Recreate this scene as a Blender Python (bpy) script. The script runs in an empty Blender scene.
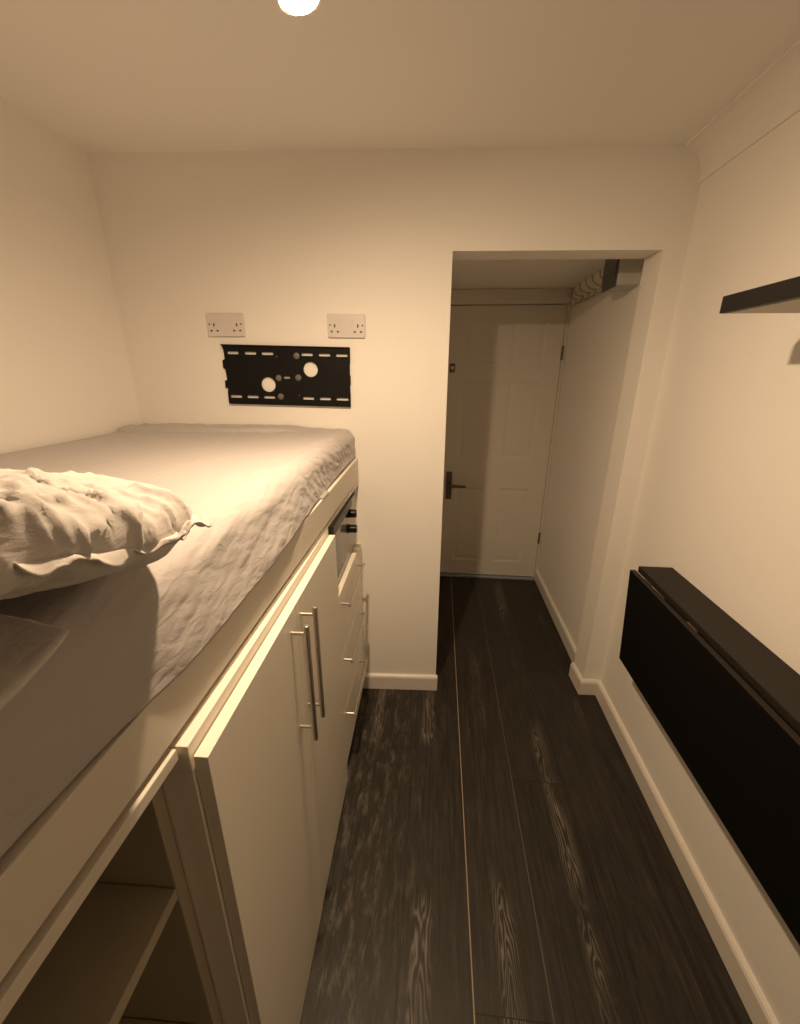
import bpy, bmesh, math, random
from mathutils import Vector, Matrix, noise
random.seed(7)
scene = bpy.context.scene
COL = scene.collection

# ------------------------------------------------------------------ helpers
def link(o, parent=None):
    COL.objects.link(o)
    if parent is not None:
        o.parent = parent
    return o

def tag(o, label=None, cat=None, group=None, kind=None):
    if label: o['label'] = label
    if cat: o['category'] = cat
    if group: o['group'] = group
    if kind: o['kind'] = kind
    return o

def thing(name, loc, label, cat, group=None):
    o = bpy.data.objects.new(name, None)
    o.empty_display_size = 0.05
    o.location = loc
    link(o)
    return tag(o, label, cat, group)

def bx(bm, x0, x1, y0, y1, z0, z1):
    if x0 > x1: x0, x1 = x1, x0
    if y0 > y1: y0, y1 = y1, y0
    if z0 > z1: z0, z1 = z1, z0
    v = [bm.verts.new(p) for p in ((x0,y0,z0),(x1,y0,z0),(x1,y1,z0),(x0,y1,z0),
                                   (x0,y0,z1),(x1,y0,z1),(x1,y1,z1),(x0,y1,z1))]
    for f in ((0,3,2,1),(4,5,6,7),(0,1,5,4),(1,2,6,5),(2,3,7,6),(3,0,4,7)):
        bm.faces.new([v[i] for i in f])
    return v

def tube(bm, pts, r, seg=14, cap=True):
    """tube along a polyline (r a number or one per point)"""
    pts = [Vector(p) for p in pts]
    n = len(pts)
    rs = r if isinstance(r, (list, tuple)) else [r]*n
    rings = []
    up = None
    for i, p in enumerate(pts):
        a = pts[max(i-1,0)]; b = pts[min(i+1,n-1)]
        t = (b-a).normalized()
        if up is None:
            up = t.orthogonal().normalized()
        else:
            up = (up - t*up.dot(t)).normalized()
        s = t.cross(up)
        rings.append([bm.verts.new(p + (up*math.cos(2*math.pi*k/seg) + s*math.sin(2*math.pi*k/seg))*rs[i]) for k in range(seg)])
    for i in range(n-1):
        for k in range(seg):
            bm.faces.new((rings[i][k], rings[i][(k+1)%seg], rings[i+1][(k+1)%seg], rings[i+1][k]))
    if cap:
        bm.faces.new(rings[0][::-1]); bm.faces.new(rings[-1])

def lathe(bm, c, axis, prof, seg=28):
    """revolve (r, h) pairs about axis through c"""
    axis = Vector(axis).normalized(); u = axis.orthogonal().normalized(); w = axis.cross(u)
    c = Vector(c); rings = []
    for r, h in prof:
        if r < 1e-6:
            rings.append([bm.verts.new(c + axis*h)])
        else:
            rings.append([bm.verts.new(c + axis*h + (u*math.cos(2*math.pi*k/seg)+w*math.sin(2*math.pi*k/seg))*r) for k in range(seg)])
    for a, b in zip(rings[:-1], rings[1:]):
        for k in range(seg):
            k2 = (k+1) % seg
            if len(a) == 1 and len(b) == 1: continue
            if len(a) == 1: bm.faces.new((a[0], b[k2], b[k]))
            elif len(b) == 1: bm.faces.new((a[k], a[k2], b[0]))
            else: bm.faces.new((a[k], a[k2], b[k2], b[k]))

def obj(name, bm, mat, parent=None, bevel=0, smooth=False, seg=2):
    bmesh.ops.recalc_face_normals(bm, faces=bm.faces)
    me = bpy.data.meshes.new(name)
    bm.to_mesh(me); bm.free()
    me.materials.append(mat)
    if smooth:
        for p in me.polygons: p.use_smooth = True
    o = bpy.data.objects.new(name, me)
    link(o, parent)
    if parent is not None:
        # geometry is written in world coordinates: cancel the parent's place
        o.matrix_parent_inverse = Matrix.Translation(-world_loc(parent))
    if bevel:
        m = o.modifiers.new('bevel', 'BEVEL'); m.width = bevel; m.segments = seg
        m.limit_method = 'ANGLE'; m.angle_limit = math.radians(40)
    return o

def world_loc(o):
    v = Vector((0,0,0))
    while o is not None:
        v += o.location + o.matrix_parent_inverse.translation if o.parent else o.location
        o = o.parent
    return v

def boxobj(name, dims, mat, parent=None, bevel=0.0015):
    bm = bmesh.new(); bx(bm, *dims)
    return obj(name, bm, mat, parent, bevel)

def turn(o, px, py, ang):
    """turn a root object about a vertical axis through (px, py)"""
    c, sn = math.cos(ang), math.sin(ang); x, y = o.location.x-px, o.location.y-py
    o.location = (px+x*c-y*sn, py+x*sn+y*c, o.location.z)
    o.rotation_euler.z += ang
    return o

def struct(o):
    o['kind'] = 'structure'; return o

# ------------------------------------------------------------------ materials
def mat(name, col, rough=0.5, metal=0.0, spec=0.5, bump=0.0, bscale=80.0, var=0.0, vscale=4.0, coat=0.0):
    m = bpy.data.materials.new(name); m.use_nodes = True
    nt = m.node_tree; N = nt.nodes; L = nt.links
    b = N['Principled BSDF']
    b.inputs['Base Color'].default_value = (*col, 1)
    b.inputs['Roughness'].default_value = rough
    b.inputs['Metallic'].default_value = metal
    b.inputs['Specular IOR Level'].default_value = spec
    b.inputs['Coat Weight'].default_value = coat
    tc = N.new('ShaderNodeTexCoord')
    if bump:
        n = N.new('ShaderNodeTexNoise'); n.inputs['Scale'].default_value = bscale; n.inputs['Detail'].default_value = 5
        L.new(tc.outputs['Object'], n.inputs['Vector'])
        bp = N.new('ShaderNodeBump'); bp.inputs['Strength'].default_value = bump; bp.inputs['Distance'].default_value = 0.01
        L.new(n.outputs['Fac'], bp.inputs['Height']); L.new(bp.outputs['Normal'], b.inputs['Normal'])
    if var:
        n2 = N.new('ShaderNodeTexNoise'); n2.inputs['Scale'].default_value = vscale; n2.inputs['Detail'].default_value = 4
        L.new(tc.outputs['Object'], n2.inputs['Vector'])
        mx = N.new('ShaderNodeMix'); mx.data_type = 'RGBA'
        mx.inputs['A'].default_value = (*[c*(1-var) for c in col], 1)
        mx.inputs['B'].default_value = (*[min(1, c*(1+var)) for c in col], 1)
        L.new(n2.outputs['Fac'], mx.inputs['Factor']); L.new(mx.outputs['Result'], b.inputs['Base Color'])
    return m

def floor_material():
    m = bpy.data.materials.new('dark_limed_planks'); m.use_nodes = True
    nt = m.node_tree; N = nt.nodes; L = nt.links
    b = N['Principled BSDF']
    tc = N.new('ShaderNodeTexCoord'); sp = N.new('ShaderNodeSeparateXYZ'); L.new(tc.outputs['Object'], sp.inputs[0])
    def M(op, a, bb=None, c=None):
        n = N.new('ShaderNodeMath'); n.operation = op
        for i, v in enumerate((a, bb, c)):
            if v is None: continue
            if isinstance(v, (int, float)): n.inputs[i].default_value = v
            else: L.new(v, n.inputs[i])
        return n.outputs[0]
    def comb(x, y, z=0.0):
        n = N.new('ShaderNodeCombineXYZ')
        for i, v in enumerate((x, y, z)):
            if isinstance(v, (int, float)): n.inputs[i].default_value = v
            else: L.new(v, n.inputs[i])
        return n.outputs[0]
    def mix(f, a, bb):
        n = N.new('ShaderNodeMix'); n.data_type = 'RGBA'
        if isinstance(f, (int, float)): n.inputs['Factor'].default_value = f
        else: L.new(f, n.inputs['Factor'])
        for k, v in (('A', a), ('B', bb)):
            if isinstance(v, tuple): n.inputs[k].default_value = (*v, 1)
            else: L.new(v, n.inputs[k])
        return n.outputs['Result']
    X, Y = sp.outputs[0], sp.outputs[1]
    W = 0.194
    px = M('DIVIDE', M('SUBTRACT', X, 0.138), W)
    pid = M('FLOOR', px); fx = M('SUBTRACT', px, pid)
    wn = N.new('ShaderNodeTexWhiteNoise'); wn.noise_dimensions = '1D'; L.new(pid, wn.inputs['W'])
    rnd = wn.outputs['Value']
    # end joints, 1.3 m boards staggered by plank: joint seen at y=1.19 for plank 1, y=.56 for plank 0
    off = M('ADD', M('MULTIPLY', pid, 0.63), 0.56)
    py = M('DIVIDE', M('SUBTRACT', Y, off), 2.6); bid = M('FLOOR', py); fy = M('SUBTRACT', py, bid)
    wn2 = N.new('ShaderNodeTexWhiteNoise'); wn2.noise_dimensions = '2D'; L.new(comb(pid, bid), wn2.inputs['Vector'])
    rb = wn2.outputs['Value']
    shift = M('MULTIPLY', rb, 17.0)
    # fine grain
    n1 = N.new('ShaderNodeTexNoise'); n1.inputs['Scale'].default_value = 1.0; n1.inputs['Detail'].default_value = 7; n1.inputs['Roughness'].default_value = 0.7
    L.new(comb(M('MULTIPLY', X, 110.0), M('ADD', M('MULTIPLY', Y, 5.0), shift), shift), n1.inputs['Vector'])
    # cathedral figure: rings strongly stretched along the board
    n3 = N.new('ShaderNodeTexNoise'); n3.inputs['Scale'].default_value = 1.0; n3.inputs['Detail'].default_value = 3
    L.new(comb(M('MULTIPLY', X, 14.0), M('ADD', M('MULTIPLY', Y, 2.4), shift), shift), n3.inputs['Vector'])
    cx = M('SUBTRACT', fx, M('ADD', 0.52, M('MULTIPLY', pid, 0.23)))
    r2 = M('ADD', M('ABSOLUTE', M('MULTIPLY', cx, 3.0)), M('ADD', M('MULTIPLY', n3.outputs['Fac'], 2.6), M('MULTIPLY', Y, 0.9)))
    fig = M('POWER', M('ADD', M('MULTIPLY', M('SINE', M('MULTIPLY', r2, 40.0)), 0.5), 0.5), 2.2)
    # only near the heart of some boards
    heart = N.new('ShaderNodeMapRange'); heart.interpolation_type = 'SMOOTHSTEP'
    L.new(M('ABSOLUTE', cx), heart.inputs['Value'])
    heart.inputs['From Min'].default_value = 0.20; heart.inputs['From Max'].default_value = 0.08
    n4 = N.new('ShaderNodeTexNoise'); n4.inputs['Scale'].default_value = 1.0; n4.inputs['Detail'].default_value = 2
    L.new(comb(M('MULTIPLY', X, 5.0), M('ADD', M('MULTIPLY', Y, 2.3), shift), shift), n4.inputs['Vector'])
    patch = N.new('ShaderNodeMapRange'); patch.interpolation_type = 'SMOOTHSTEP'
    L.new(n4.outputs['Fac'], patch.inputs['Value']); patch.inputs['From Min'].default_value = 0.47; patch.inputs['From Max'].default_value = 0.66
    figm = M('MULTIPLY', fig, M('MULTIPLY', heart.outputs[0], patch.outputs[0]))
    gr = N.new('ShaderNodeMapRange'); L.new(n1.outputs['Fac'], gr.inputs['Value']); gr.inputs['From Min'].default_value = 0.42; gr.inputs['From Max'].default_value = 0.78
    base = mix(rb, (0.0145, 0.0117, 0.0090), (0.0225, 0.0185, 0.0143))
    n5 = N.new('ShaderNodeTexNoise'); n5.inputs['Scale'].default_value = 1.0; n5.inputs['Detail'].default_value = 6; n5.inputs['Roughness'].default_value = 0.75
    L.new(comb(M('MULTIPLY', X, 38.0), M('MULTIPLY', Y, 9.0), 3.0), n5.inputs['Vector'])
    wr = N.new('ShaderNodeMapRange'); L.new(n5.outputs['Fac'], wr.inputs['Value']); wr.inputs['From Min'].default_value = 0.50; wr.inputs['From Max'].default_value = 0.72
    # boards along the cupboards are speckled paler
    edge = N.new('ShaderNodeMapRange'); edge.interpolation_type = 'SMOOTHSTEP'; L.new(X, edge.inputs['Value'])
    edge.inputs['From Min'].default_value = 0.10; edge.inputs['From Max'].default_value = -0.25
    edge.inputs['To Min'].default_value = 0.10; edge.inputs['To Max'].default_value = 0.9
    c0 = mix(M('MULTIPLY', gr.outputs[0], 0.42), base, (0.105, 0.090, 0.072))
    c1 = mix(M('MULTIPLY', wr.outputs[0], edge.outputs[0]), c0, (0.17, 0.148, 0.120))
    c2 = mix(M('MULTIPLY', figm, 0.85), c1, (0.20, 0.175, 0.145))
    # gaps
    def near(v, w):
        return M('LESS_THAN', M('MINIMUM', v, M('SUBTRACT', 1.0, v)), w)
    gap = near(fx, 0.006)
    seam_pale = M('MULTIPLY', M('LESS_THAN', M('ABSOLUTE', M('SUBTRACT', X, 0.138)), 0.0017), 1.0)
    seam2 = M('MULTIPLY', M('LESS_THAN', M('ABSOLUTE', M('SUBTRACT', X, 0.332)), 0.0012), 0.35)
    joint = M('LESS_THAN', M('MULTIPLY', M('MINIMUM', fy, M('SUBTRACT', 1.0, fy)), 2.6), 0.0014)
    dark = M('MAXIMUM', gap, joint)
    c3 = mix(M('MULTIPLY', dark, 0.8), c2, (0.006, 0.005, 0.004))
    c4 = mix(M('MAXIMUM', seam_pale, seam2), c3, (0.34, 0.28, 0.20))
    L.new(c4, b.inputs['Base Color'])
    rr = N.new('ShaderNodeMapRange'); L.new(n1.outputs['Fac'], rr.inputs['Value'])
    rr.inputs['From Min'].default_value = 0.3; rr.inputs['From Max'].default_value = 0.7
    rr.inputs['To Min'].default_value = 0.36; rr.inputs['To Max'].default_value = 0.6
    L.new(rr.outputs[0], b.inputs['Roughness'])
    b.inputs['Specular IOR Level'].default_value = 0.35
    h = M('SUBTRACT', M('ADD', M('MULTIPLY', n1.outputs['Fac'], 0.5), M('MULTIPLY', figm, 0.5)), M('MULTIPLY', dark, 1.5))
    bp = N.new('ShaderNodeBump'); bp.inputs['Strength'].default_value = 0.35; bp.inputs['Distance'].default_value = 0.0015
    L.new(h, bp.inputs['Height']); L.new(bp.outputs['Normal'], b.inputs['Normal'])
    return m

def cloth_material(name, col):
    m = mat(name, col, rough=0.85, spec=0.2)
    nt = m.node_tree; N = nt.nodes; L = nt.links; b = N['Principled BSDF']
    tc = N.new('ShaderNodeTexCoord')
    mp = N.new('ShaderNodeMapping'); mp.inputs['Scale'].default_value = (55, 22, 55); L.new(tc.outputs['Object'], mp.inputs['Vector'])
    n = N.new('ShaderNodeTexNoise'); n.inputs['Scale'].default_value = 1; n.inputs['Detail'].default_value = 6; n.inputs['Distortion'].default_value = 0.8
    L.new(mp.outputs[0], n.inputs['Vector'])
    bp = N.new('ShaderNodeBump'); bp.inputs['Strength'].default_value = 0.35; bp.inputs['Distance'].default_value = 0.006
    L.new(n.outputs['Fac'], bp.inputs['Height'])
    w = N.new('ShaderNodeTexNoise'); w.inputs['Scale'].default_value = 900; L.new(tc.outputs['Object'], w.inputs['Vector'])
    bp2 = N.new('ShaderNodeBump'); bp2.inputs['Strength'].default_value = 0.15; bp2.inputs['Distance'].default_value = 0.001
    L.new(w.outputs['Fac'], bp2.inputs['Height']); L.new(bp.outputs['Normal'], bp2.inputs['Normal'])
    L.new(bp2.outputs['Normal'], b.inputs['Normal'])
    b.inputs['Sheen Weight'].default_value = 0.15
    return m

WALL = mat('wall_paint', (0.88, 0.85, 0.805), 0.8, spec=0.25, bump=0.05, bscale=60, var=0.015, vscale=3)
CEIL = mat('ceiling_paint', (0.88, 0.855, 0.815), 0.9, spec=0.2, bump=0.03, bscale=50)
SKIRT = mat('gloss_skirting_paint', (0.80, 0.755, 0.69), 0.35, spec=0.5, bump=0.02, bscale=30)
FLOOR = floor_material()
CAB = mat('cream_cabinet_laminate', (0.82, 0.775, 0.68), 0.42, spec=0.45, var=0.02, vscale=6)
RAIL = mat('cream_painted_board', (0.70, 0.65, 0.565), 0.55, spec=0.35, bump=0.03, bscale=40, var=0.02)
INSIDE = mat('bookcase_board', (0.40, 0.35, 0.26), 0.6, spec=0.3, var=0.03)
BOLT = mat('dull_bolt_steel', (0.22, 0.20, 0.17), 0.45, metal=0.6)
STEEL = mat('brushed_steel', (0.62, 0.58, 0.53), 0.32, metal=1.0, bump=0.02, bscale=200)
DSTEEL = mat('dull_bronze_metal', (0.18, 0.155, 0.125), 0.4, metal=0.8)
BLACK = mat('black_plastic', (0.005, 0.0045, 0.004), 0.35, spec=0.3)
BLACKM = mat('black_powder_coat', (0.0055, 0.005, 0.0042), 0.6, spec=0.2, bump=0.03, bscale=300)
TABTOP = mat('black_brown_table_top', (0.017, 0.0132, 0.009), 0.6, spec=0.35, bump=0.02, bscale=120, var=0.08)
LEAF = mat('black_table_leaf', (0.0045, 0.0042, 0.0035), 0.62, spec=0.12, bump=0.015, bscale=120)
EDGE = mat('dark_brown_edge_band', (0.016, 0.009, 0.006), 0.5, spec=0.4)
SHELFB = mat('black_shelf_foil', (0.009, 0.0075, 0.006), 0.5, spec=0.35)
SHELFU = mat('pale_shelf_underside', (0.62, 0.56, 0.47), 0.6, spec=0.3)
OVENF = mat('oven_grey_front', (0.30, 0.28, 0.25), 0.3, metal=0.7)
SOCK = mat('socket_plate_plastic', (0.70, 0.65, 0.63), 0.3, spec=0.5)
SLOT = mat('socket_slot_dark', (0.10, 0.075, 0.055), 0.6)
SHEET = cloth_material('white_cotton_sheet', (0.46, 0.430, 0.422))
PILLOW = cloth_material('white_cotton_pillowcase', (0.58, 0.545, 0.52))
MATT = mat('mattress_ticking', (0.75, 0.70, 0.64), 0.9, bump=0.1, bscale=120)
DOORP = mat('door_paint', (0.72, 0.675, 0.60), 0.5, spec=0.35, bump=0.02, bscale=40)
THRESH = mat('light_tinted_aluminium', (0.42, 0.50, 0.55), 0.35, metal=0.6)  # metal strip; bluish light leaking under the door is put into its colour
BOXP = mat('pale_box_plastic', (0.56, 0.55, 0.49), 0.4)
BOXD = mat('smoked_grey_cover', (0.075, 0.070, 0.072), 0.3, spec=0.5)
HOOKM = mat('hook_metal', (0.50, 0.45, 0.38), 0.5, metal=0.2)

LAMP_STRENGTH = 2950.0
def lamp_material():
    m = bpy.data.materials.new('lamp_lens_glow'); m.use_nodes = True
    nt = m.node_tree; nt.nodes.clear()
    e = nt.nodes.new('ShaderNodeEmission'); e.inputs['Color'].default_value = (1.0, 0.72, 0.45, 1); e.inputs['Strength'].default_value = LAMP_STRENGTH
    o = nt.nodes.new('ShaderNodeOutputMaterial'); nt.links.new(e.outputs[0], o.inputs[0])
    return m
GLOW = lamp_material()
LAMPW = mat('lamp_white_metal', (0.75, 0.70, 0.62), 0.4)

# ------------------------------------------------------------------ dimensions (m; y runs into the room, z up)
YB, TW = 1.648, 0.120           # back wall face, thickness
XL, XR = -1.205, 0.83            # side walls
XJ0, XJ1, ZO = 0.030, 0.750, 1.900   # doorway opening
YN = -2.0                      # wall behind the camera
ZC = 2.19
WA = math.atan(0.058)            # the back wall is a little out of square
def on_back_wall(o): return turn(o, 0.03, YB, WA)
def with_bed(o):
    o.location.x += 0.006
    return turn(o, -0.289, 0.68, math.radians(1.5))
def with_mattress(o):
    # the bed is almost square to the room
    o.location.x += 0.010
    return turn(o, -0.29, 0.36, math.radians(0.3))
HX0, HX1, HY, HZ = -0.02, 0.79, 2.90, 1.985   # hall

# ------------------------------------------------------------------ room shell
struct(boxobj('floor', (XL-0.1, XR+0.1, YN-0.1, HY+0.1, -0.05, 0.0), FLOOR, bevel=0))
struct(boxobj('ceiling', (XL-0.1, XR+0.1, YN-0.1, YB+0.08, ZC, ZC+0.1), CEIL, bevel=0))
bm = bmesh.new()
bx(bm, XL-0.1, XJ0, YB, YB+TW, 0, ZC+0.1)
bx(bm, XJ1, XR+0.1, YB, YB+TW, 0, ZC+0.1)
bx(bm, XJ0, XJ1, YB, YB+TW, ZO, ZC+0.1)
on_back_wall(struct(obj('wall_back', bm, WALL)))
struct(boxobj('wall_left', (XL-0.1, XL, YN-0.1, YB, 0, ZC), WALL, bevel=0))
struct(boxobj('wall_right', (XR, XR+0.1, YN-0.1, YB+0.10, 0, ZC), WALL, bevel=0))
struct(boxobj('wall_front', (XL, XR, YN-0.1, YN, 0, ZC), WALL, bevel=0))
struct(boxobj('wall_hall_left', (HX0-0.1, HX0, YB+0.085, HY+0.1, 0, HZ), WALL, bevel=0))
struct(boxobj('wall_hall_right', (HX1, HX1+0.1, YB+0.085, HY+0.1, 0, HZ), WALL, bevel=0))
struct(boxobj('wall_hall_end', (HX0, HX1, HY, HY+0.1, 0, HZ), WALL, bevel=0))
struct(boxobj('ceiling_hall', (HX0-0.1, HX1+0.1, YB+0.085, HY+0.1, HZ, HZ+0.1), CEIL, bevel=0))

def skirting(name, p0, p1, nrm, h=0.082, t=0.016):
    """moulded skirting from p0 to p1, standing out along nrm"""
    prof = [(0,0),(t,0),(t,h-0.012),(t-0.004,h-0.004),(t-0.009,h),(0,h)]
    bm = bmesh.new(); rings = []
    for p in (p0, p1):
        rings.append([bm.verts.new((p[0]+nrm[0]*a, p[1]+nrm[1]*a, z)) for a, z in prof])
    n = len(prof)
    for k in range(n):
        bm.faces.new((rings[0][k], rings[0][(k+1)%n], rings[1][(k+1)%n], rings[1][k]))
    bm.faces.new(rings[0]); bm.faces.new(rings[1][::-1])
    return struct(obj(name, bm, SKIRT))
on_back_wall(skirting('baseboard_back', (-0.338, YB), (XJ0+0.008, YB), (0,-1)))
skirting('baseboard_right', (XR, YN), (XR, YB+0.045), (-1,0))
on_back_wall(skirting('baseboard_pillar', (XJ1-0.016, YB), (XR-0.012, YB), (0,-1)))
on_back_wall(skirting('baseboard_pillar_side', (XJ1, YB-0.001), (XJ1, YB+TW), (-1,0)))
skirting('baseboard_hall', (HX1, YB+0.162), (HX1, HY-0.03), (-1,0))
# coving along the right wall
bm = bmesh.new(); rings = []
cw, chh = 0.075, 0.10
prof = [(XR, ZC-chh), (XR-0.006, ZC-chh)]
for k in range(9):
    a = math.pi/2*k/8
    prof.append((XR-0.006-(cw-0.012)*(1-math.cos(a)), ZC-chh+0.002+(chh-0.008)*math.sin(a)))
prof += [(XR-cw, ZC-0.006), (XR-cw, ZC), (XR, ZC)]
for y in (YN, YB+0.05):
    rings.append([bm.verts.new((x, y, z)) for x, z in prof])
n = len(prof)
for k in range(n):
    bm.faces.new((rings[0][k], rings[0][(k+1)%n], rings[1][(k+1)%n], rings[1][k]))
bm.faces.new(rings[0]); bm.faces.new(rings[1][::-1])
struct(obj('trim_1', bm, CEIL))

# ------------------------------------------------------------------ hall door
DY = 2.862                      # door face
DX0, DX1, DZ0, DZ1 = 0.035, 0.768, 0.022, 1.895
def panel_door():
    bm = bmesh.new()
    W = DX1-DX0
    st = 0.105
    mid = 0.5*(DX0+DX1)
    xs = [DX0, DX0+st, mid-0.048, mid+0.048, DX1-st, DX1]
    zs = [DZ0, 0.135, 0.715, 0.930, 1.445, 1.555, 1.795, DZ1]
    yf, yb = DY, DY+0.036
    def quad(a, b, c, d): bm.faces.new([bm.verts.new(p) for p in (a,b,c,d)])
    for i in range(5):
        for j in range(7):
            x0, x1, z0, z1 = xs[i], xs[i+1], zs[j], zs[j+1]
            if i in (1,3) and j in (1,3,5):
                # moulded frame, then a raised field
                steps = [(0.0,0.0),(0.012,0.004),(0.022,0.0045),(0.045,0.0012)]
                for (a, da), (b, db) in zip(steps[:-1], steps[1:]):
                    o = [(x0+a, yf+da, z0+a),(x1-a, yf+da, z0+a),(x1-a, yf+da, z1-a),(x0+a, yf+da, z1-a)]
                    q = [(x0+b, yf+db, z0+b),(x1-b, yf+db, z0+b),(x1-b, yf+db, z1-b),(x0+b, yf+db, z1-b)]
                    for k in range(4):
                        quad(o[k], o[(k+1)%4], q[(k+1)%4], q[k])
                quad(*q)
            else:
                quad((x0,yf,z0),(x1,yf,z0),(x1,yf,z1),(x0,yf,z1))
    quad((DX0,yb,DZ0),(DX0,yb,DZ1),(DX1,yb,DZ1),(DX1,yb,DZ0))
    quad((DX0,yf,DZ0),(DX0,yf,DZ1),(DX0,yb,DZ1),(DX0,yb,DZ0))
    quad((DX1,yf,DZ0),(DX1,yb,DZ0),(DX1,yb,DZ1),(DX1,yf,DZ1))
    quad((DX0,yf,DZ1),(DX1,yf,DZ1),(DX1,yb,DZ1),(DX0,yb,DZ1))
    quad((DX0,yf,DZ0),(DX0,yb,DZ0),(DX1,yb,DZ0),(DX1,yf,DZ0))
    bmesh.ops.remove_doubles(bm, verts=bm.verts, dist=1e-5)
    return bm
door = struct(obj('door_1', panel_door(), DOORP))
door['label'] = 'white six-panel door at the far end of the hall'
bm = bmesh.new()                # lever on a long plate
bx(bm, 0.070, 0.112, DY-0.008, DY-0.0005, 0.622, 0.828)
hp = obj('handle_plate', bm, DSTEEL, door, 0.004)
bm = bmesh.new()
tube(bm, [(0.092, DY-0.006, 0.735), (0.092, DY-0.045, 0.735), (0.100, DY-0.054, 0.735), (0.119, DY-0.056, 0.734), (0.208, DY-0.054, 0.731)], [0.010,0.010,0.0105,0.0105,0.009])
obj('lever', bm, DSTEEL, hp, smooth=True)
bm = bmesh.new()
bx(bm, 0.062, 0.098, DY-0.010, DY-0.0005, 1.497, 1.553)
lk = obj('door_lock', bm, DSTEEL, door, 0.004)
lk['label'] = 'small dark square lock with pale centre'
bm = bmesh.new(); lathe(bm, (0.080, DY-0.010, 1.526), (0,-1,0), [(0.010,0),(0.010,0.010),(0.007,0.014),(0,0.014)])
obj('lock_knob', bm, mat('pale_brass', (0.85,0.78,0.66), 0.3, metal=0.3), lk, smooth=True)
for z in (0.30, 1.575):
    bm = bmesh.new()
    tube(bm, [(DX1+0.006, DY-0.005, z), (DX1+0.006, DY-0.005, z+0.085)], 0.0038, 10)
    bx(bm, DX1-0.003, DX1+0.002, DY-0.003, DY-0.0004, z, z+0.085)
    obj('hinge', bm, DSTEEL, door)
# frame, head board and threshold
bm = bmesh.new()
bx(bm, HX0, DX0-0.004, DY-0.02, HY, 0, HZ-0.001)
bx(bm, DX1+0.003, HX1, DY-0.002, HY, 0, HZ-0.001)
bx(bm, DX0-0.004, DX1+0.003, DY-0.02, HY, DZ1+0.004, HZ-0.001)
struct(obj('trim_2', bm, DOORP, bevel=0.004))
struct(boxobj('trim_3', (DX0-0.004, DX1+0.003, DY-0.03, DY+0.05, 0, 0.016), THRESH, bevel=0.003))

# ------------------------------------------------------------------ things in the hall
t = thing('fuse_box', (0.74, 2.0, 1.835), 'pale boxy unit with dark front high on the hall wall, just inside the doorway', 'electrical box')
bm = bmesh.new(); bx(bm, 0.697, HX1+0.001, 1.925, 2.065, 1.835, 1.983)
obj('casing', bm, BOXP, t, 0.008, seg=3)
bm = bmesh.new()
pr = []
for k in range(9):
    z = 1.830 + 0.153*k/8
    pr.append((0.686 + 0.006*((k-4)/4.0)**2, z))
rings = []
for y in (1.926, 2.064):
    rings.append([bm.verts.new((x, y, z)) for x, z in pr] + [bm.verts.new((0.6965, y, pr[-1][1])), bm.verts.new((0.6965, y, pr[0][1]))])
n = len(rings[0])
for k in range(n): bm.faces.new((rings[0][k], rings[0][(k+1)%n], rings[1][(k+1)%n], rings[1][k]))
bm.faces.new(rings[0]); bm.faces.new(rings[1][::-1])
obj('front_cover', bm, BOXD, t)

t = thing('coat_rack', (0.78, 2.4, 1.86), 'row of small metal coat hooks on a rail high on the hall wall', 'coat rack')
bm = bmesh.new(); bx(bm, HX1-0.014, HX1, 2.16, 2.74, 1.868, 1.905)
obj('rack_rail', bm, DOORP, t, 0.003)
for k in range(6):
    y = 2.20 + 0.098*k
    bm = bmesh.new()
    tube(bm, [(HX1-0.013, y, 1.897), (HX1-0.045, y, 1.902), (HX1-0.068, y, 1.918), (HX1-0.074, y, 1.945)], [0.0045,0.0045,0.0045,0.0055], 8)
    tube(bm, [(HX1-0.013, y, 1.880), (HX1-0.034, y, 1.866), (HX1-0.052, y, 1.868), (HX1-0.058, y, 1.886)], [0.0045,0.0045,0.0045,0.0055], 8)
    obj('hook', bm, HOOKM, t, smooth=True)

# ------------------------------------------------------------------ bed
bed = thing('bed', (-0.79, 0.6, 1.03), 'cream built-in raised bed platform with a deep side board, above the cabinets', 'bed')
RX = -0.3265                     # face of the side rail
Y0B = -0.62                     # head of the bed, behind the camera
# the side board rises a little towards the foot, with a thin packing strip under it
SL = 0.0175
bm = bmesh.new()
for v in bx(bm, RX-0.022, RX, Y0B, 1.618, 1.0535, 1.143): v.co.z += SL*(v.co.y-0.36) if v.co.z > 1.1 else max(0, SL*(v.co.y-0.36))
obj('side_rail', bm, RAIL, bed, 0.0015)
bm = bmesh.new()
for v in bx(bm, RX-0.020, RX-0.0015, 0.372, 1.618, 1.0530, 1.0533):
    if v.co.z > 1.0531: v.co.z = 1.0533+0.98*SL*max(0, v.co.y-0.36)
obj('packing_strip', bm, RAIL, bed)
bt = boxobj('rail_batten', (RX-0.024, RX+0.0035, Y0B, 0.3570, 1.034, 1.0520), RAIL, bed, 0.0015)
boxobj('base_board', (XL+0.035, RX-0.0235, Y0B, 1.560, 1.056, 1.078), INSIDE, bed)
boxobj('head_board', (XL+0.035, RX, Y0B-0.022, Y0B-0.001, 1.034, 1.143), RAIL, bed)
boxobj('wall_cleat', (XL+0.036, XL+0.070, Y0B, 0.10, 1.00, 1.055), RAIL, bed)

def smooth(a, b, x):
    t = max(0, min(1, (x-a)/(b-a))); return t*t*(3-2*t)
def fbm(x, y, z=0, o=4):
    return noise.fractal(Vector((x, y, z)), 0.9, 2.0, o)

# mattress: a rounded slab with piping
ZM0, ZM1 = 1.0785, 1.272
mt = thing('mattress', (-0.79, 0.5, ZM0), 'pale single mattress lying on the raised bed beneath the white sheet', 'mattress')
bm = bmesh.new(); bx(bm, XL+0.040, RX-0.026, Y0B+0.01, 1.575, ZM0, ZM1)
obj('mattress_body', bm, MATT, mt, 0.045, smooth=True, seg=5)

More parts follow.
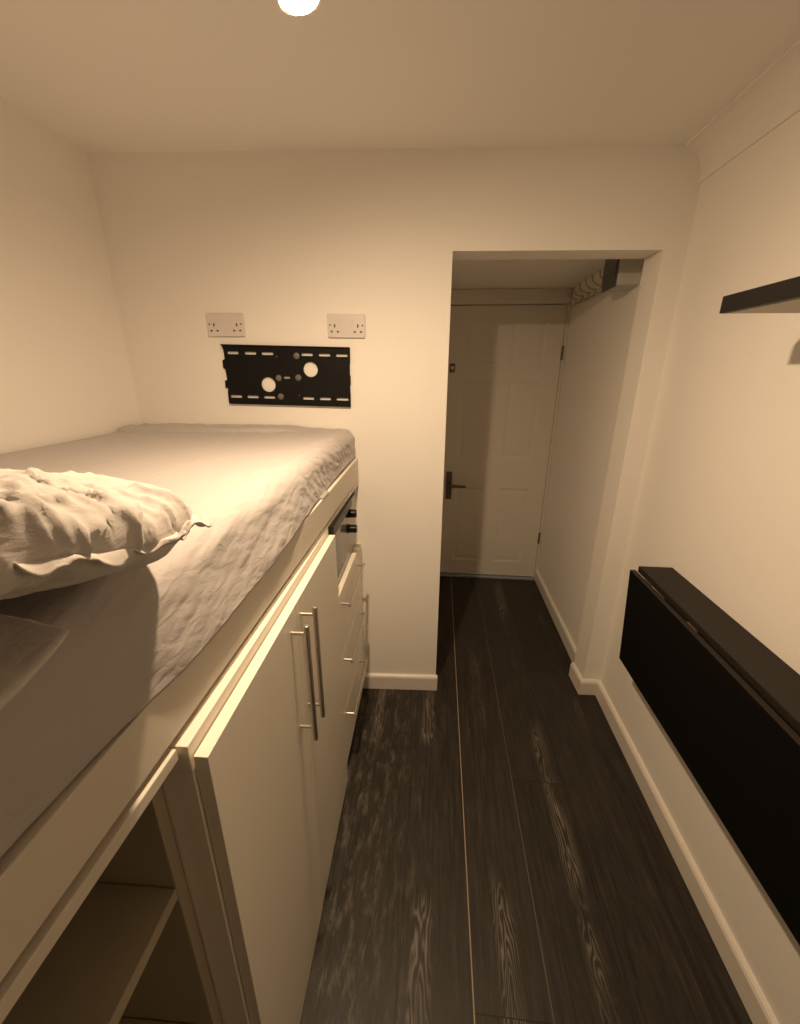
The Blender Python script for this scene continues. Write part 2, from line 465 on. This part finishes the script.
# fitted sheet: cross-section from the wall over the mattress and down its side
XE = -0.3355                      # outer side of the draped sheet before its folds
def sheet_point(s, y):
    """s: distance along the cross-section, 0 at the wall"""
    R = 0.048
    flat = (XE-R) - (XL+0.012)
    ztop = 1.284
    if s <= flat:
        return Vector((XL+0.012+s, y, ztop)), Vector((0,0,1)), 0.0
    s2 = s-flat; arc = R*math.pi/2*0.94
    if s2 <= arc:
        a = s2/R
        return Vector((XE-R+R*math.sin(a), y, ztop-R+R*math.cos(a))), Vector((math.sin(a),0,math.cos(a))), s2
    a = arc/R
    p = Vector((XE-R+R*math.sin(a), y, ztop-R+R*math.cos(a)))
    d = Vector((math.cos(a), 0, -math.sin(a)))
    s3 = s2-arc
    return p + d*s3, Vector((math.sin(a),0,math.cos(a))), s2
def make_sheet():
    bm = bmesh.new()
    y0 = Y0B+0.006
    def yend(x): return 1.644+0.058*(x-0.03)-0.0052*(x+0.29)
    NY = 560
    R = 0.048; flat = (XE-R)-(XL+0.012); arc = R*math.pi/2*0.94
    total = flat+arc+0.075
    svals = [flat*0.80*k/70 for k in range(70)] + [flat*0.80 + (flat*0.2+arc+0.075)*k/120 for k in range(121)]
    rows = []
    for j in range(NY+1):
        y = y0+(1.625-y0)*j/NY
        # where the hem hangs: dips over the rail mid-length, stays tucked behind it near the head
        dip = 0.006 - 0.022*max(0, y-0.36) + 0.006*fbm(y*4.0, 3.1) + 0.010*smooth(0.28, 0.42, y)*(1-smooth(0.62, 0.95, y))
        out = -0.007 + 0.014*smooth(0.20, 0.42, y)*(1-smooth(0.80, 1.15, y))
        row = []
        for s in svals:
            lim = flat+arc
            s_ = s if s <= lim else lim + (s-lim)*(1+ (dip+0.014)/0.075)
            p, n, s2 = sheet_point(s_, y)
            side = smooth(-0.10, 0.03, s-flat)
            x = p.x
            # small gathered wrinkles where the elastic pulls (far end), long folds towards the head
            far = smooth(0.75, 1.2, y)
            g = 0.0
            u = s-flat
            g += far*side*0.0026*fbm(y*30-u*34, u*16+y*6, 1.0, 4)
            g += (1-far)*side*0.0026*fbm(y*3.4-u*5, u*26+y*7, 2.0, 4)
            g += (1-side)*0.0022*fbm(x*4, y*2.6, 4.0, 4)
            g += side*0.0018*fbm(y*7-u*16, u*10, 7.0, 3)
            g += smooth(0.03, 0.15, u)*out
            # fold of spare sheet along the wall at the foot
            ed = 1.485+0.05*fbm(x*2.2, 0.4)+0.10*max(0, x+0.70)
            g += 0.013*smooth(ed-0.006, ed+0.006, y)*(1-smooth(-0.62, -0.48, x))
            g += 0.006*fbm(x*9, y*16, 9.0, 3)*smooth(1.44, 1.54, y)*(1-side)
            p = p + n*g
            lo = RX+0.0015 if p.z < 1.146+0.0175*(y-0.36) else None
            row.append(bm.verts.new((max(p.x, lo) if lo else p.x, y0+(max(p.y, y0)-y0)*(yend(p.x)-y0)/(1.625-y0), p.z)))
        rows.append(row)
    for j in range(NY):
        a, b = rows[j], rows[j+1]
        for i in range(len(svals)-1):
            bm.faces.new((a[i], a[i+1], b[i+1], b[i]))
    return bm
sh = obj('fitted_sheet', make_sheet(), SHEET, smooth=True)
md = sh.modifiers.new('thick', 'SOLIDIFY'); md.thickness = 0.0016; md.offset = -1
tag(sh, 'creased white fitted sheet stretched over the raised bed mattress', 'sheet')

# pillows: grid sheets joined at a pinched rim
def make_pillow(cx, cy, zb, L, Wd, T, seed, rot=0.0, crease=1.0, lift=None, nx=230, ny=170):
    bm = bmesh.new()
    top, bot = [], []
    def shape(u, v):
        eu = 1-abs(u)**3.2; ev = 1-abs(v)**3.0
        return max(0.0, eu*ev)**0.36
    for side, rows in ((1, top), (-1, bot)):
        for i in range(nx+1):
            u = -1+2*i/nx; row = []
            for j in range(ny+1):
                v = -1+2*j/ny
                h = shape(u, v)
                # sides pull in between the corners
                px = u*L/2*math.sqrt(1-0.17*v**4); py = v*Wd/2*math.sqrt(1-0.17*u**4)
                edge = max(abs(u), abs(v))
                rim = smooth(0.55, 0.97, edge)
                k = 0.0
                k += 0.0055*fbm(px*5+seed, py*5, side*2.0, 3)*(0.35+0.65*h)
                ca = math.atan2(v, u)
                k += crease*0.0045*rim*(1-0.8*smooth(0.3, 0.8, v))*abs(fbm(ca*7+seed, edge*2.0, 3.0, 3))*1.6*(1-smooth(0.965, 1.0, edge))
                w1 = 1-min(1, 2.6*abs(fbm(px*9+seed, py*6+px*3, 5.0, 2))); w2 = 1-min(1, 2.2*abs(fbm(px*16-py*7, py*20+seed, 8.0, 3)))
                k += crease*(0.0060*w1**6*smooth(-0.1, 0.7, u) + 0.0065*w2**4*smooth(0.35, 0.85, u)*(1-smooth(0.2, 0.7, v)))*(1-smooth(0.96, 1.0, edge))
                th = T/2 if side > 0 else T*0.40
                z = side*(th*h) + k*(1 if side > 0 else 0.4)
                wz = 0.009*crease*fbm(px*9+seed*2, py*9, 11.0, 3)*rim   # wavy rim, shared by both halves
                z += wz
                X = px*math.cos(rot)-py*math.sin(rot); Y = px*math.sin(rot)+py*math.cos(rot)
                Z = zb + T*0.40 + z
                if lift: Z += lift(cx+X, cy+Y)
                row.append((cx+X, cy+Y, Z))
            rows.append(row)
    vt = [[bm.verts.new(p) for p in r] for r in top]
    vb = []
    for i in range(nx+1):
        r = []
        for j in range(ny+1):
            if i in (0, nx) or j in (0, ny):
                r.append(vt[i][j])
            else:
                p = bot[i][j]; q = top[i][j]
                r.append(bm.verts.new((p[0], p[1], min(p[2], q[2]-0.001))))
        vb.append(r)
    for i in range(nx):
        for j in range(ny):
            bm.faces.new((vt[i][j], vt[i+1][j], vt[i+1][j+1], vt[i][j+1]))
            bm.faces.new((vb[i][j], vb[i][j+1], vb[i+1][j+1], vb[i+1][j]))
    for _ in range(2): bmesh.ops.smooth_vert(bm, verts=bm.verts, factor=0.5, use_axis_x=True, use_axis_y=True, use_axis_z=True)
    bm.normal_update()
    mv = []
    for q in bm.verts:
        dx, dy = q.co.x-cx, q.co.y-cy
        e = smooth(-0.12, 0.26, dx)*(1-smooth(0.06, 0.20, dy)*0.85)
        m1 = 1-min(1, 2.8*abs(fbm(dx*7+dy*4+seed, dy*13-dx*4, q.co.z*9, 2)))
        m2 = 1-min(1, 2.4*abs(fbm(dx*22-dy*9, dy*17+dx*6+seed, q.co.z*16, 3)))
        m3 = fbm(dx*30+seed, dy*30, q.co.z*30, 3)
        mv.append(q.normal*crease*smooth(-0.45, 0.15, q.normal.z)*(0.0062*m1**5*(0.35+0.65*e) + 0.0050*m2**3*e + 0.0012*m3))
    for q, d_ in zip(bm.verts, mv): q.co += d_
    return bm
p2 = obj('pillow', make_pillow(-0.590, 0.022, 1.2885, 0.64, 0.50, 0.030, 3.7, math.radians(1.0), 0.3), PILLOW, smooth=True)
tag(p2, 'flatter white pillow lying underneath the plump crumpled pillow', 'pillow', 'bed pillows')
p1 = obj('pillow', make_pillow(-0.610, 0.215, 1.2885, 0.68, 0.49, 0.132, 11.3, math.radians(-1.5), 1.15,
         lift=lambda x, y: 0.053*(1-smooth(0.15, 0.38, y))), PILLOW, smooth=True)
tag(p1, 'plump crumpled white pillow on top at the edge of the bed', 'pillow', 'bed pillows')

def make_hem(cx, cy, zb, L, Wd, T, rot, lift):
    """the loose open end of the pillowcase, standing out from the pillow's end and drooping"""
    bm = bmesh.new(); rows = []
    for j in range(141):
        v = -0.985+1.97*j/140; row = []
        for i in range(13):
            t = i/12
            wob = fbm(v*5.0, 2.0, 6.0, 3)
            ln = 0.006+0.003*wob+0.022*math.exp(-((v-0.92)/0.07)**2)+0.020*math.exp(-((v-0.66)/0.06)**2)+0.008*math.exp(-((v-0.15)/0.16)**2)
            px = L/2*math.sqrt(1-0.17*v**4) - 0.006 + ln*t
            py = v*Wd/2*math.sqrt(0.83) + 0.006*t*fbm(v*8, 5.0, t)
            X = px*math.cos(rot)-py*math.sin(rot); Y = px*math.sin(rot)+py*math.cos(rot)
            Z = zb + T*0.40 + 0.004*t + (0.002+0.009*smooth(0.5, 0.9, v))*t*fbm(v*9.0, t*1.5, 9.0, 3) - 0.016*t*t*(0.6+wob) + lift(cx+X, cy+Y)
            row.append(bm.verts.new((cx+X, cy+Y, Z)))
        rows.append(row)
    for a, b in zip(rows[:-1], rows[1:]):
        for i in range(12): bm.faces.new((a[i], a[i+1], b[i+1], b[i]))
    return bm
hm = obj('pillowcase_hem', make_hem(-0.610, 0.215, 1.2885, 0.68, 0.49, 0.132, math.radians(-1.5), lambda x, y: 0.053*(1-smooth(0.15, 0.38, y))), PILLOW, p1, smooth=True)
hm.modifiers.new('thick', 'SOLIDIFY').thickness = 0.0018

# ------------------------------------------------------------------ bookcase under the bed
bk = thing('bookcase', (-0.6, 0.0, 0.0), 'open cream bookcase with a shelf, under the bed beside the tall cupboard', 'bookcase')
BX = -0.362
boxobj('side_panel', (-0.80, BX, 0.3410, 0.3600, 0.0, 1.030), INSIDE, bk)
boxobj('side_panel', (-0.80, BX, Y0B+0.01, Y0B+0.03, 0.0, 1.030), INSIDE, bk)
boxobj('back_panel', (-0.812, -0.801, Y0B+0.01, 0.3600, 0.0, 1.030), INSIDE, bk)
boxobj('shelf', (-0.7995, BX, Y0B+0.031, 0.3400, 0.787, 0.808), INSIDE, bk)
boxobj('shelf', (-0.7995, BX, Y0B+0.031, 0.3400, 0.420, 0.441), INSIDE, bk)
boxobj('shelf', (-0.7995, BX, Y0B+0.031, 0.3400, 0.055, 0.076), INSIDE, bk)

# ------------------------------------------------------------------ tall cupboard with two doors
DXF = -0.295
cb = thing('cupboard', (-0.6, 0.73, 0.0), 'cream two-door cupboard with long steel bar handles, under the bed', 'cupboard')
bm = bmesh.new()
CX0, CX1, CY0, CY1, CZ = -0.90, -0.3165, 0.3620, 1.125, 1.0505
bx(bm, CX0, CX1, CY0, CY0+0.018, 0, CZ-0.0455); bx(bm, CX0, CX1, CY1-0.018, CY1, 0, CZ-0.0455)
bx(bm, CX0, CX1, CY0, CY1, CZ-0.045, CZ); bx(bm, CX0, CX1, CY0+0.0185, CY1-0.0185, 0.06, 0.078)
bx(bm, CX0, CX0+0.01, CY0+0.0185, CY1-0.0185, 0.0785, CZ-0.0455)
bx(bm, CX1-0.02, CX1, CY0+0.0185, CY1-0.0185, 0, 0.0595)
obj('carcass', bm, CAB, cb, 0.001)
def bar_handle_v(parent, y, z0, z1):
    bm = bmesh.new(); xb = DXF+0.033
    tube(bm, [(xb, y, z0), (xb, y, z1)], 0.0058, 16)
    hd = obj('handle', bm, STEEL, parent, 0.0008)
    for z in (z0+0.036, z1-0.020):
        bm = bmesh.new(); tube(bm, [(DXF+0.0002, y, z), (xb-0.004, y, z)], 0.0042, 12)
        obj('handle_post', bm, STEEL, hd)
d1 = boxobj('door', (DXF-0.0195, DXF, 0.3660, 0.7300, 0.006, 1.0300), CAB, cb, 0.0008)
d2 = boxobj('door', (DXF-0.0195, DXF, 0.7309, 1.1230, 0.014, 1.0300), CAB, cb, 0.0008)
bar_handle_v(d1, 0.692, 0.700, 1.006)
bar_handle_v(d2, 0.758, 0.700, 1.009)

# ------------------------------------------------------------------ oven and drawers
ov = thing('oven', (-0.6, 1.35, 0.80), 'small grey-fronted oven with two black knobs, above the drawers beside the cupboard', 'oven')
OX = -0.318
bm = bmesh.new(); bx(bm, -0.85, OX, 1.128, 1.604, 0.803, 1.0200)
obj('oven_front', bm, OVENF, ov, 0.002)
bm = bmesh.new()
v = bx(bm, -0.84, OX+0.017, 1.130, 1.440, 1.0203, 1.0515)
obj('top_vent', bm, BLACK, ov, 0.001)
bm = bmesh.new(); bx(bm, OX, OX+0.004, 1.150, 1.350, 0.835, 1.000)
obj('door_glass', bm, mat('oven_glass', (0.20,0.185,0.165), 0.12, spec=0.6), ov, 0.001)
for z in (0.930, 0.992):
    bm = bmesh.new(); lathe(bm, (OX-0.002, 1.430, z), (1,0,0), [(0,0),(0.019,0),(0.0185,0.004),(0.0165,0.006),(0.0155,0.034),(0.0135,0.037),(0,0.037)], 24)
    kn = obj('knob', bm, BLACK, ov, smooth=False)
    bm = bmesh.new(); bx(bm, OX+0.0352, OX+0.0362, 1.4285, 1.4315, z+0.001, z+0.013)  # pale sliver standing in for the white highlight on the knob
    obj('knob_highlight', bm, SOCK, kn)

du = thing('drawer_unit', (-0.6, 1.35, 0.0), 'cream three-drawer unit with thin steel handles, in the corner by the back wall', 'drawers')
FX = -0.300
boxobj('carcass', (-0.85, FX-0.021, 1.127, 1.606, 0.062, 0.8000), CAB, du)
boxobj('plinth', (-0.80, FX-0.060, 1.127, 1.606, 0.0, 0.0615), BLACKM, du)
for z0, z1, zh in ((0.566, 0.7985, 0.752), (0.320, 0.5625, 0.522), (0.066, 0.3165, 0.276)):
    dr = boxobj('drawer', (FX-0.0205, FX, 1.1285, 1.6045, z0, z1), CAB, du, 0.0012)
    bm = bmesh.new(); xb = FX+0.030
    tube(bm, [(xb, 1.172, zh), (xb, 1.490, zh)], 0.0050, 14)
    hd = obj('handle', bm, STEEL, dr, 0.0008)
    for y in (1.184, 1.478):
        bm = bmesh.new(); tube(bm, [(FX+0.0002, y, zh), (xb-0.0035, y, zh)], 0.0042, 12)
        obj('handle_post', bm, STEEL, hd)
fp = boxobj('filler_panel', (-0.335, -0.3165, 1.6075, 1.622, 0.0, 1.050), CAB)
tag(fp, 'narrow cream upright strip between the drawers and the back wall', 'filler panel')

# ------------------------------------------------------------------ sockets and bracket on the back wall
def rounded_rect(cx, cz, w, h, r, n=5):
    pts = []
    for (sx, sz, a0) in ((1,1,0),(-1,1,90),(-1,-1,180),(1,-1,270)):
        for k in range(n+1):
            a = math.radians(a0+90*k/n)
            pts.append((cx+sx*(w/2-r)+r*math.cos(a), cz+sz*(h/2-r)+r*math.sin(a)))
    return pts
def double_socket(cx, cz, tilt, label):
    t = thing('wall_socket', (cx, YB, cz), label, 'socket', 'double wall sockets')
    yf = YB-0.0095
    def P(x, y, z):
        c, s = math.cos(tilt), math.sin(tilt); return (cx+x*c-z*s, y, cz+x*s+z*c)
    bm = bmesh.new()
    a = [bm.verts.new(P(x, YB-0.0004, z)) for x, z in rounded_rect(0,0,0.140,0.081,0.005)]
    b = [bm.verts.new(P(x, yf+0.0025, z)) for x, z in rounded_rect(0,0,0.140,0.081,0.005)]
    c = [bm.verts.new(P(x, yf, z)) for x, z in rounded_rect(0,0,0.135,0.076,0.005)]
    n = len(a)
    for r0, r1 in ((a,b),(b,c)):
        for k in range(n): bm.faces.new((r0[k], r0[(k+1)%n], r1[(k+1)%n], r1[k]))
    bm.faces.new(a[::-1]); bm.faces.new(c)
    pl = obj('face_plate', bm, SOCK, t)
    for s in (-1, 1):
        # earth slot above, the two live slots below
        ox = s*0.043
        for nm, x, z, w, h in (('earth_slot', ox, 0.000, 0.0055, 0.011), ('pin_slot', ox-0.0115, -0.020, 0.008, 0.006), ('pin_slot', ox+0.0115, -0.020, 0.008, 0.006)):
            bm = bmesh.new()
            q0 = [bm.verts.new(P(x+dx*w/2, yf-0.0006, z+dz*h/2)) for dx, dz in ((-1,-1),(1,-1),(1,1),(-1,1))]
            q1 = [bm.verts.new(P(x+dx*w/2, yf+0.0002, z+dz*h/2)) for dx, dz in ((-1,-1),(1,-1),(1,1),(-1,1))]
            for k in range(4): bm.faces.new((q0[k], q0[(k+1)%4], q1[(k+1)%4], q1[k]))
            bm.faces.new(q0); bm.faces.new(q1[::-1])
            obj(nm, bm, SLOT, pl)
        bm = bmesh.new()
        x, z, w, h = s*0.0235-s*0.002, 0.012, 0.011, 0.020
        q0 = [bm.verts.new(P(x+dx*w/2, yf-(0.0035 if dz > 0 else 0.0010), z+dz*h/2)) for dx, dz in ((-1,-1),(1,-1),(1,1),(-1,1))]
        q1 = [bm.verts.new(P(x+dx*w/2, yf+0.0002, z+dz*h/2)) for dx, dz in ((-1,-1),(1,-1),(1,1),(-1,1))]
        for k in range(4): bm.faces.new((q0[k], q0[(k+1)%4], q1[(k+1)%4], q1[k]))
        bm.faces.new(q0); bm.faces.new(q1[::-1])
        obj('rocker_switch', bm, SOCK, pl)
    for s in (-1, 1):
        bm = bmesh.new(); lathe(bm, P(s*0.060, yf+0.0002, 0.002), (0,-1,0), [(0,0.0011),(0.0028,0.0010),(0.0032,0)], 12)
        obj('screw', bm, SLOT, pl)
double_socket(-0.805, 1.663, math.radians(0.3), 'white double socket above the left end of the black bracket')
double_socket(-0.352, 1.6595, math.radians(-0.6), 'white double socket nearer the doorway, above the right end of the black bracket')

BW, BH = 0.489, 0.212
br = thing('tv_bracket', (-0.588, YB, 1.4825), 'black slotted steel wall bracket with two round holes, below the sockets', 'bracket')
btilt = math.radians(-1.15)
def BP(u, v, y):
    """u along the plate, v down, from its top left corner"""
    x = (u-0.5)*BW; z = (0.5-v)*BH
    x += 0.010*(v-0.5)*max(0, 0.5-u)   # left end leans a little
    c, s = math.cos(btilt), math.sin(btilt)
    return Vector((-0.588+x*c-z*s, y, 1.4825+x*s+z*c))
cu = bpy.data.curves.new('plate', 'CURVE'); cu.dimensions = '2D'; cu.fill_mode = 'BOTH'; cu.extrude = 0.0015
def spline(pts):
    s = cu.splines.new('POLY'); s.points.add(len(pts)-1); s.use_cyclic_u = True
    for q, p in zip(s.points, pts): q.co = (p[0], p[1], 0, 1)
U = lambda u, v: ((u-0.5)*BW, (0.5-v)*BH)
outline = [U(0,0), U(1,0), U(1,0.25), U(0.997,0.27), U(0.997,0.45), U(1.002,0.47), U(1.002,0.62), U(0.997,0.64), U(1,0.80), U(1,1), U(0.01,1),
           U(0.01,0.80), U(0.016,0.74), U(-0.004,0.73), U(-0.004,0.61), U(0.016,0.59), U(0.010,0.41), U(-0.006,0.39), U(-0.006,0.26), U(0.014,0.23), U(0.012,0.10)]
spline(outline)
holes = [(a, b, 0.125) for a, b in ((0.04,0.128),(0.177,0.266),(0.31,0.40),(0.622,0.71),(0.757,0.845),(0.892,0.98))] + \
        [(a, b, 0.880) for a, b in ((0.030,0.122),(0.165,0.256),(0.302,0.39),(0.617,0.705),(0.753,0.84),(0.887,0.982))] + [(0.472, 0.522, 0.525)]
for a, b, v in holes:
    (x0, z), (x1, _) = U(a, v), U(b, v)
    spline(rounded_rect((x0+x1)/2, z, x1-x0, 0.0095 if v != 0.525 else 0.007, 0.003, 3))
for u, v in ((0.688, 0.375), (0.345, 0.655)):
    cx_, cz_ = U(u, v); spline([(cx_+0.0275*math.cos(2*math.pi*k/32), cz_+0.0275*math.sin(2*math.pi*k/32)) for k in range(32)])
for u, v in ((0.425, 0.165), (0.585, 0.83)):
    cx_, cz_ = U(u, v); spline([(cx_+0.003*math.cos(2*math.pi*k/10), cz_+0.003*math.sin(2*math.pi*k/10)) for k in range(10)])
tmp = bpy.data.objects.new('plate_curve', cu); COL.objects.link(tmp)
dg = bpy.context.evaluated_depsgraph_get()
me = bpy.data.meshes.new_from_object(tmp.evaluated_get(dg))
bpy.data.objects.remove(tmp)
for vtx in me.vertices:
    x, z, y = vtx.co
    c, s = math.cos(btilt), math.sin(btilt)
    vtx.co = (x*c-z*s, -0.0055+y, x*s+z*c)
me.materials.clear(); me.materials.append(BLACKM)
pl = bpy.data.objects.new('back_plate', me); link(pl, br)
for v in (-0.004, 1.004):       # the lips folded forward along both long edges, and stand-offs to the wall
    bm = bmesh.new()
    ps = []
    for u in (0.002 if v < 0 else 0.012, 0.998):
        ps.append([BP(u, v+dv, yy) for dv, yy in ((-0.010, YB-0.0005), (0.010, YB-0.0005), (0.010, YB-0.012), (-0.010, YB-0.012))])
    A = [bm.verts.new(p) for p in ps[0]]; B = [bm.verts.new(p) for p in ps[1]]
    for k in range(4): bm.faces.new((A[k], A[(k+1)%4], B[(k+1)%4], B[k]))
    bm.faces.new(A); bm.faces.new(B[::-1])
    obj('flange', bm, BLACKM, br)
for u, v in ((0.432, 0.535), (0.588, 0.52), (0.583, 0.15), (0.438, 0.86)):
    bm = bmesh.new(); lathe(bm, BP(u, v, YB-0.0071), (0,-1,0), [(0.0115,0),(0.0115,0.0015),(0.007,0.0017),(0.0066,0.006),(0.004,0.0066),(0,0.0066)], 20)
    o = obj('bolt', bm, BOLT, br)

for o in list(COL.objects):
    if o.parent is None:
        b = o.name.split('.')[0]
        if b in ('wall_socket', 'tv_bracket'): on_back_wall(o)
        elif b in ('bed', 'mattress', 'fitted_sheet', 'pillow'): with_mattress(o)
        elif b in ('bookcase', 'cupboard', 'oven', 'drawer_unit', 'filler_panel'): with_bed(o)

# ------------------------------------------------------------------ fold-down table on the right wall
tb = thing('folding_table', (0.78, 0.93, 0.50), 'black wall-mounted drop-leaf table folded down on the right wall', 'table')
TY0, TY1 = 0.512, 1.357
boxobj('fixed_top', (0.7170, XR-0.0005, TY0, TY1, 0.838, 0.860), TABTOP, tb, 0.002)
bm = bmesh.new()
for v in bx(bm, 0.6900, 0.7090, TY0, TY1, 0.470, 0.8440):
    v.co.x += 0.028*(0.844-v.co.z)/0.374      # the leaf hangs in towards the wall
lf = obj('drop_leaf', bm, LEAF, tb, 0.002)
boxobj('leaf_edge', (0.6912, 0.7078, TY0+0.002, TY1-0.002, 0.8442, 0.8450), EDGE, lf, 0)
boxobj('wall_frame', (0.790, XR-0.0005, TY0+0.06, TY1-0.06, 0.600, 0.8375), LEAF, tb)
for y in (0.62, 1.02, 1.27):
    bm = bmesh.new()
    tube(bm, [(0.7130, y-0.022, 0.8405), (0.7130, y+0.022, 0.8405)], 0.0033, 10)
    bx(bm, 0.7130, 0.7150, y-0.02, y+0.02, 0.800, 0.838)
    obj('hinge', bm, STEEL, tb)
for y in (0.75, 1.12):
    bm = bmesh.new(); bx(bm, 0.7255, 0.790, y-0.012, y+0.012, 0.640, 0.664)
    obj('support_arm', bm, LEAF, tb)

# ------------------------------------------------------------------ floating shelf
sf = thing('floating_shelf', (0.72, 0.7, 1.62), 'black floating shelf with a pale underside, high on the right wall', 'shelf')
boxobj('shelf_board', (0.600, XR-0.0005, 0.30, 1.036, 1.6225, 1.656), SHELFB, sf, 0.001)
boxobj('underside_panel', (0.612, XR-0.0008, 0.312, 1.027, 1.6214, 1.6224), SHELFU, sf, 0)

# ------------------------------------------------------------------ ceiling spotlight
LX, LY, LZ = -0.2115, 0.745, 1.985
lp = thing('spotlight', (LX, LY, ZC), 'glowing warm ceiling spotlight at the top edge of the picture', 'lamp')
bm = bmesh.new(); lathe(bm, ((LX-0.015, LY-0.005, ZC-0.0005)), (0,0,-1), [(0,0),(0.05,0),(0.05,0.018),(0.045,0.024),(0,0.024)])
obj('ceiling_rose', bm, LAMPW, lp)
AIM = Vector((0.14, 0.08, -0.97)).normalized()     # the head is turned towards the right wall
LP = Vector((LX, LY, LZ))
back = LP - AIM*0.075
bm = bmesh.new(); tube(bm, [(back.x, back.y, ZC-0.024), (back.x, back.y, back.z+0.02), back+AIM*0.004], 0.006)
obj('stem', bm, LAMPW, lp, smooth=True)
bm = bmesh.new(); lathe(bm, LP, -AIM, [(0.0255,0.004),(0.0255,0),(0.0285,0),(0.0285,0.038),(0.018,0.068),(0.014,0.075),(0,0.075)])
obj('lamp_head', bm, LAMPW, lp, smooth=False)
bm = bmesh.new(); lathe(bm, LP-AIM*0.003, AIM, [(0,0.006),(0.010,0.0052),(0.018,0.0030),(0.0252,0)])
obj('lens', bm, GLOW, lp, smooth=True)

# ------------------------------------------------------------------ camera
f = 406.0
d = Vector((40, -140, f)).normalized()
dn = Vector((-5, 1178, f)); dn = (dn - d*dn.dot(d)).normalized()
r = dn.cross(d)
R = Matrix((r, d, -dn))         # rows: world x, y, z in the camera's (right, down, forward)
right, down, fwd = R.col[0], R.col[1], R.col[2]
cam = bpy.data.cameras.new('camera'); co = bpy.data.objects.new('camera', cam); COL.objects.link(co)
rot = Matrix((right, -down, -fwd)).transposed()
co.matrix_world = Matrix.Translation((0, 0, 1.5)) @ rot.to_4x4()
cam.sensor_fit = 'HORIZONTAL'; cam.sensor_width = 36.0; cam.lens = 36.0*f/800.0
cam.clip_start = 0.01; cam.clip_end = 50
scene.camera = co

# ------------------------------------------------------------------ world and view
w = bpy.data.worlds.new('world'); scene.world = w; w.use_nodes = True
w.node_tree.nodes['Background'].inputs['Color'].default_value = (0.02, 0.017, 0.013, 1)
w.node_tree.nodes['Background'].inputs['Strength'].default_value = 0.2
vs = scene.view_settings
vs.view_transform = 'Standard'; vs.look = 'None'; vs.gamma = 1.0; vs.use_curve_mapping = False
vs.exposure = 0.0
scene.cycles.max_bounces = 12; scene.cycles.diffuse_bounces = 8
scene.cycles.use_denoising = True
